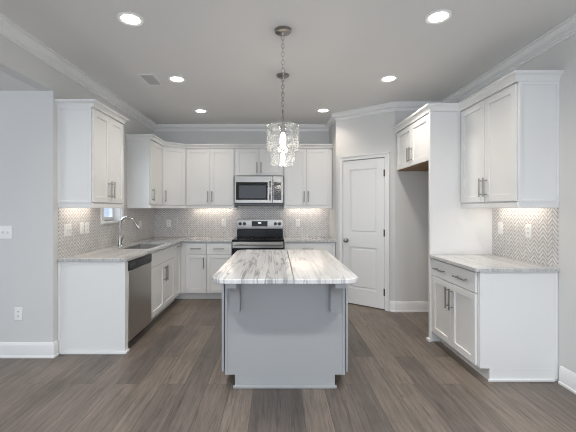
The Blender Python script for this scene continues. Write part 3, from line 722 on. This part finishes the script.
# ------------------------------------------------------------------ ceiling fixtures
def downlight(x, y, label, power=30, tint=(1.0, 0.92, 0.82)):
    root = thing('recessed_light', label, 'light', (x, y, HC), 0, 'recessed ceiling lights')
    bm = bmesh.new(); lathe(bm, [(0.094, 0), (0.093, -0.006), (0.086, -0.010), (0.066, -0.004), (0.066, 0.0)], seg=40, close=True); obj('trim_ring', bm, 'plate', root)
    bm = bmesh.new(); lathe(bm, [(0.066, -0.0012), (0.064, -0.0035), (0.0, -0.0045)], seg=40); obj('lens', bm, 'lamp', root)
    d = bpy.data.lights.new('downlight_beam', 'SPOT'); d.energy = power; d.color = tint; d.spot_size = math.radians(140); d.spot_blend = 0.9; d.shadow_soft_size = 0.07
    o = bpy.data.objects.new('downlight_beam', d); C.objects.link(o); o.location = (0, 0, -0.03); o.parent = root
    return root
for x, y, p, l in ((-1.07, 2.56, 25, 'nearest recessed ceiling light on the side of the wide opening'), (1.165, 2.53, 25, 'nearest recessed ceiling light on the dry bar side'),
                (-1.07, 3.74, 22, 'recessed ceiling light beside the ceiling vent'), (1.19, 3.73, 31, 'recessed ceiling light before the refrigerator recess'),
                (-1.08, 4.96, 12, 'recessed ceiling light before the corner cabinet'), (0.65, 4.93, 12, 'recessed ceiling light nearest the pantry corner'),
                (-1.07, 0.9, 92, 'added unseen ceiling light of the living area, on the opening side'), (1.17, 0.9, 86, 'added unseen ceiling light of the living area, on the dry bar side')):  # living-area pair is out of view, added for stronger light from overhead
    downlight(x, y, l, p, (1.0, 0.88, 0.74) if y > 4 else (1.0, 0.92, 0.82) if y > 2 else (0.96, 0.98, 1.0))
root = thing('ceiling_vent', 'white louvred ceiling vent beside a recessed light', 'vent', (-1.355, 3.76, HC))
obj('frame', B((-0.085, 0.085, -0.165, -0.140, -0.008, 0), (-0.085, 0.085, 0.140, 0.165, -0.008, 0), (-0.085, -0.062, -0.140, 0.140, -0.008, 0), (0.062, 0.085, -0.140, 0.140, -0.008, 0)), 'vent', root, 0.002)
obj('shaft_shade', B((-0.062, 0.062, -0.140, 0.140, -0.0015, 0)), 'ventdark', root)  # flat dark plate, paints the shade inside the vent on the solid ceiling
for k in range(11):
    y = -0.125+k*0.025; bm = bmesh.new(); extrude_x(bm, [(y-0.006, -0.0030), (y+0.003, -0.0085), (y+0.005, -0.0080), (y-0.004, -0.0025)], -0.062, 0.062); obj('slat', bm, 'slat', root)

def pendant(x, y, label):
    root = thing('pendant_light', label, 'light', (x, y, 0), 0, 'glass pendants over the island')
    zb, zt, r = 1.808, 2.000, 0.128
    bm = bmesh.new(); lathe(bm, [(0.066, HC), (0.066, HC-0.012), (0.058, HC-0.020), (0.014, HC-0.026), (0.008, HC-0.045), (0, HC-0.045)], seg=32); obj('canopy', bm, 'nickel', root)
    # chain of links with the cord threaded through
    bm = bmesh.new(); z = HC-0.045; k = 0; n = 18; step = (z-(zt+0.125))/n
    for k in range(n):
        zc = z-step*(k+0.5); a = (k % 2)*PI/2; ring = []
        for q in range(13):
            t = 2*PI*q/12; ring.append((0.010*math.cos(t)*math.cos(a), 0.010*math.cos(t)*math.sin(a), zc+(step*0.62)*math.sin(t)))
        tube(bm, ring, 0.0022, 6)
    obj('chain', bm, 'nickel', root)
    bm = bmesh.new(); tube(bm, [(0, 0, HC-0.03), (0.003, 0, 2.4), (0, 0, zt+0.10)], 0.002, 8); obj('cord', bm, 'plate', root)
    bm = bmesh.new(); lathe(bm, [(0.0, zt+0.125), (0.006, zt+0.12), (0.006, zt+0.02), (0.022, zt+0.012), (0.040, zt+0.006), (0.040, zt-0.006), (0.021, zt-0.008), (0.021, zt-0.055), (0.017, zt-0.060), (0, zt-0.060)], seg=24); obj('socket_stem', bm, 'nickel', root)
    bm = bmesh.new(); lathe(bm, [(0.012, zt-0.058), (0.014, zt-0.068), (0.022, zt-0.095), (0.022, zt-0.145), (0.014, zt-0.172), (0.006, zt-0.182), (0, zt-0.184)], seg=24); obj('bulb', bm, 'bulb', root)
    t = 0.004
    bm = bmesh.new(); lathe(bm, [(0.040, zt), (r-0.014, zt), (r-0.004, zt-0.005), (r, zt-0.014), (r, zb), (r-t, zb), (r-t, zt-0.015), (r-0.008, zt-0.009), (r-0.016, zt-t), (0.040, zt-t)], seg=56, close=True); obj('glass_shade', bm, 'seeded', root)
    d = bpy.data.lights.new('bulb_light', 'POINT'); d.energy = 3.6; d.color = (1.0, 0.90, 0.78); d.shadow_soft_size = 0.04
    o = bpy.data.objects.new('bulb_light', d); C.objects.link(o); o.location = (0, 0, zb+0.03); o.parent = root
    return root
pendant(0.046, 2.72, 'seeded glass drum pendant over the near end of the island')
pendant(0.060, 3.63, 'seeded glass drum pendant over the far end, behind the other pendant')

# under-cabinet light strips
def strip(x, y, rz, L, power, label):
    root = thing('under_cabinet_light', label, 'light', (x, y, UZ0), rz, 'under-cabinet light strips')
    obj('housing', B((-L/2, L/2, -0.022, 0.022, -0.014, 0)), 'plate', root, 0.002)
    obj('lens', B((-L/2+0.01, L/2-0.01, -0.016, 0.016, -0.017, -0.014)), 'strip', root)
    area('strip_glow', (0, 0, -0.020), (0, 0, 0), L-0.02, 0.03, power, (1.0, 0.90, 0.78), root)
strip(XL+0.09, 3.56, PI/2, 0.50, 0.42, 'slim light strip beneath the cabinet by the wide opening')
strip(-1.04, YB-0.09, 0, 0.66, 0.55, 'slim light strip beneath the cabinet beside the microwave and corner')
strip(0.46, YB-0.09, 0, 0.60, 0.5, 'slim light strip beneath the cabinet beside the pantry')
strip(XR-0.09, 3.13, PI/2, 0.62, 0.55, 'slim light strip beneath the dry bar wall cabinet')

# ------------------------------------------------------------------ switches and outlets (local: x along the wall, -y out)
def plate(label, loc, rz, kind, gangs=1, h=0.118):
    w = 0.072+0.046*(gangs-1)
    name = 'power_outlet' if kind == 'outlet' else 'light_switch'
    root = thing(name, label, 'outlet' if kind == 'outlet' else 'switch', loc, rz)
    obj('cover_plate', B((-w/2, w/2, -0.006, 0, -h/2, h/2)), 'plate', root, 0.0025)
    for g in range(gangs):
        cx = (g-(gangs-1)/2)*0.046
        if kind == 'outlet':
            for s in (-1, 1):
                f = obj('receptacle', B((cx-0.016, cx+0.016, -0.008, -0.0055, s*0.021-0.015, s*0.021+0.015)), 'plate', root, 0.002)
                obj('slots', B((cx-0.008, cx-0.005, -0.0085, -0.0078, s*0.021-0.003, s*0.021+0.008), (cx+0.005, cx+0.008, -0.0085, -0.0078, s*0.021-0.003, s*0.021+0.008), (cx-0.002, cx+0.002, -0.0085, -0.0078, s*0.021-0.010, s*0.021-0.006)), 'slot', f)
        elif kind == 'rocker':
            bm = bmesh.new(); extrude_x(bm, [(-0.005, -0.033), (-0.0075, -0.033), (-0.0105, 0.033), (-0.005, 0.033)], cx-0.0165, cx+0.0165); obj('rocker', bm, 'plate', root, 0.001)
        else:
            bm = bmesh.new(); extrude_x(bm, [(-0.005, -0.011), (-0.007, -0.011), (-0.020, 0.004), (-0.018, 0.010), (-0.005, 0.011)], cx-0.005, cx+0.005); obj('toggle', bm, 'plate', root, 0.001)
    return root
TS = 0.008
plate('white three toggle switch plate on the grey side wall', (-2.495, YO, 1.137), 0, 'toggle', 3)
plate('white wall outlet low on the grey side wall above baseboard', (-2.354, YO, 0.395), 0, 'outlet')
plate('white double switch plate on tile nearest the counter end', (XL+TS, 3.395, 1.145), PI/2, 'toggle', 2)
plate('white single switch on tile beside the double switch plate', (XL+TS, 3.643, 1.150), PI/2, 'rocker')
plate('white outlet on tile next to the single switch before the window', (XL+TS, 3.740, 1.150), PI/2, 'outlet')
plate('white outlet on tile beyond the faucet near the corner', (XL+TS, 5.20, 1.115), PI/2, 'outlet')
plate('white outlet on the back tile near the inside corner', (-1.79, YB-TS, 1.115), 0, 'outlet')
plate('white outlet on the back tile just beside the range', (-0.88, YB-TS, 1.120), 0, 'outlet')
plate('white outlet on the back tile between the range and pantry', (0.345, YB-TS, 1.120), 0, 'outlet')
plate('white rocker switch on the dry bar tile beside the tall panel', (XR-TS, 3.43, 1.165), -PI/2, 'rocker')
plate('white outlet on the dry bar tile toward the open end', (XR-TS, 3.045, 1.160), -PI/2, 'outlet')
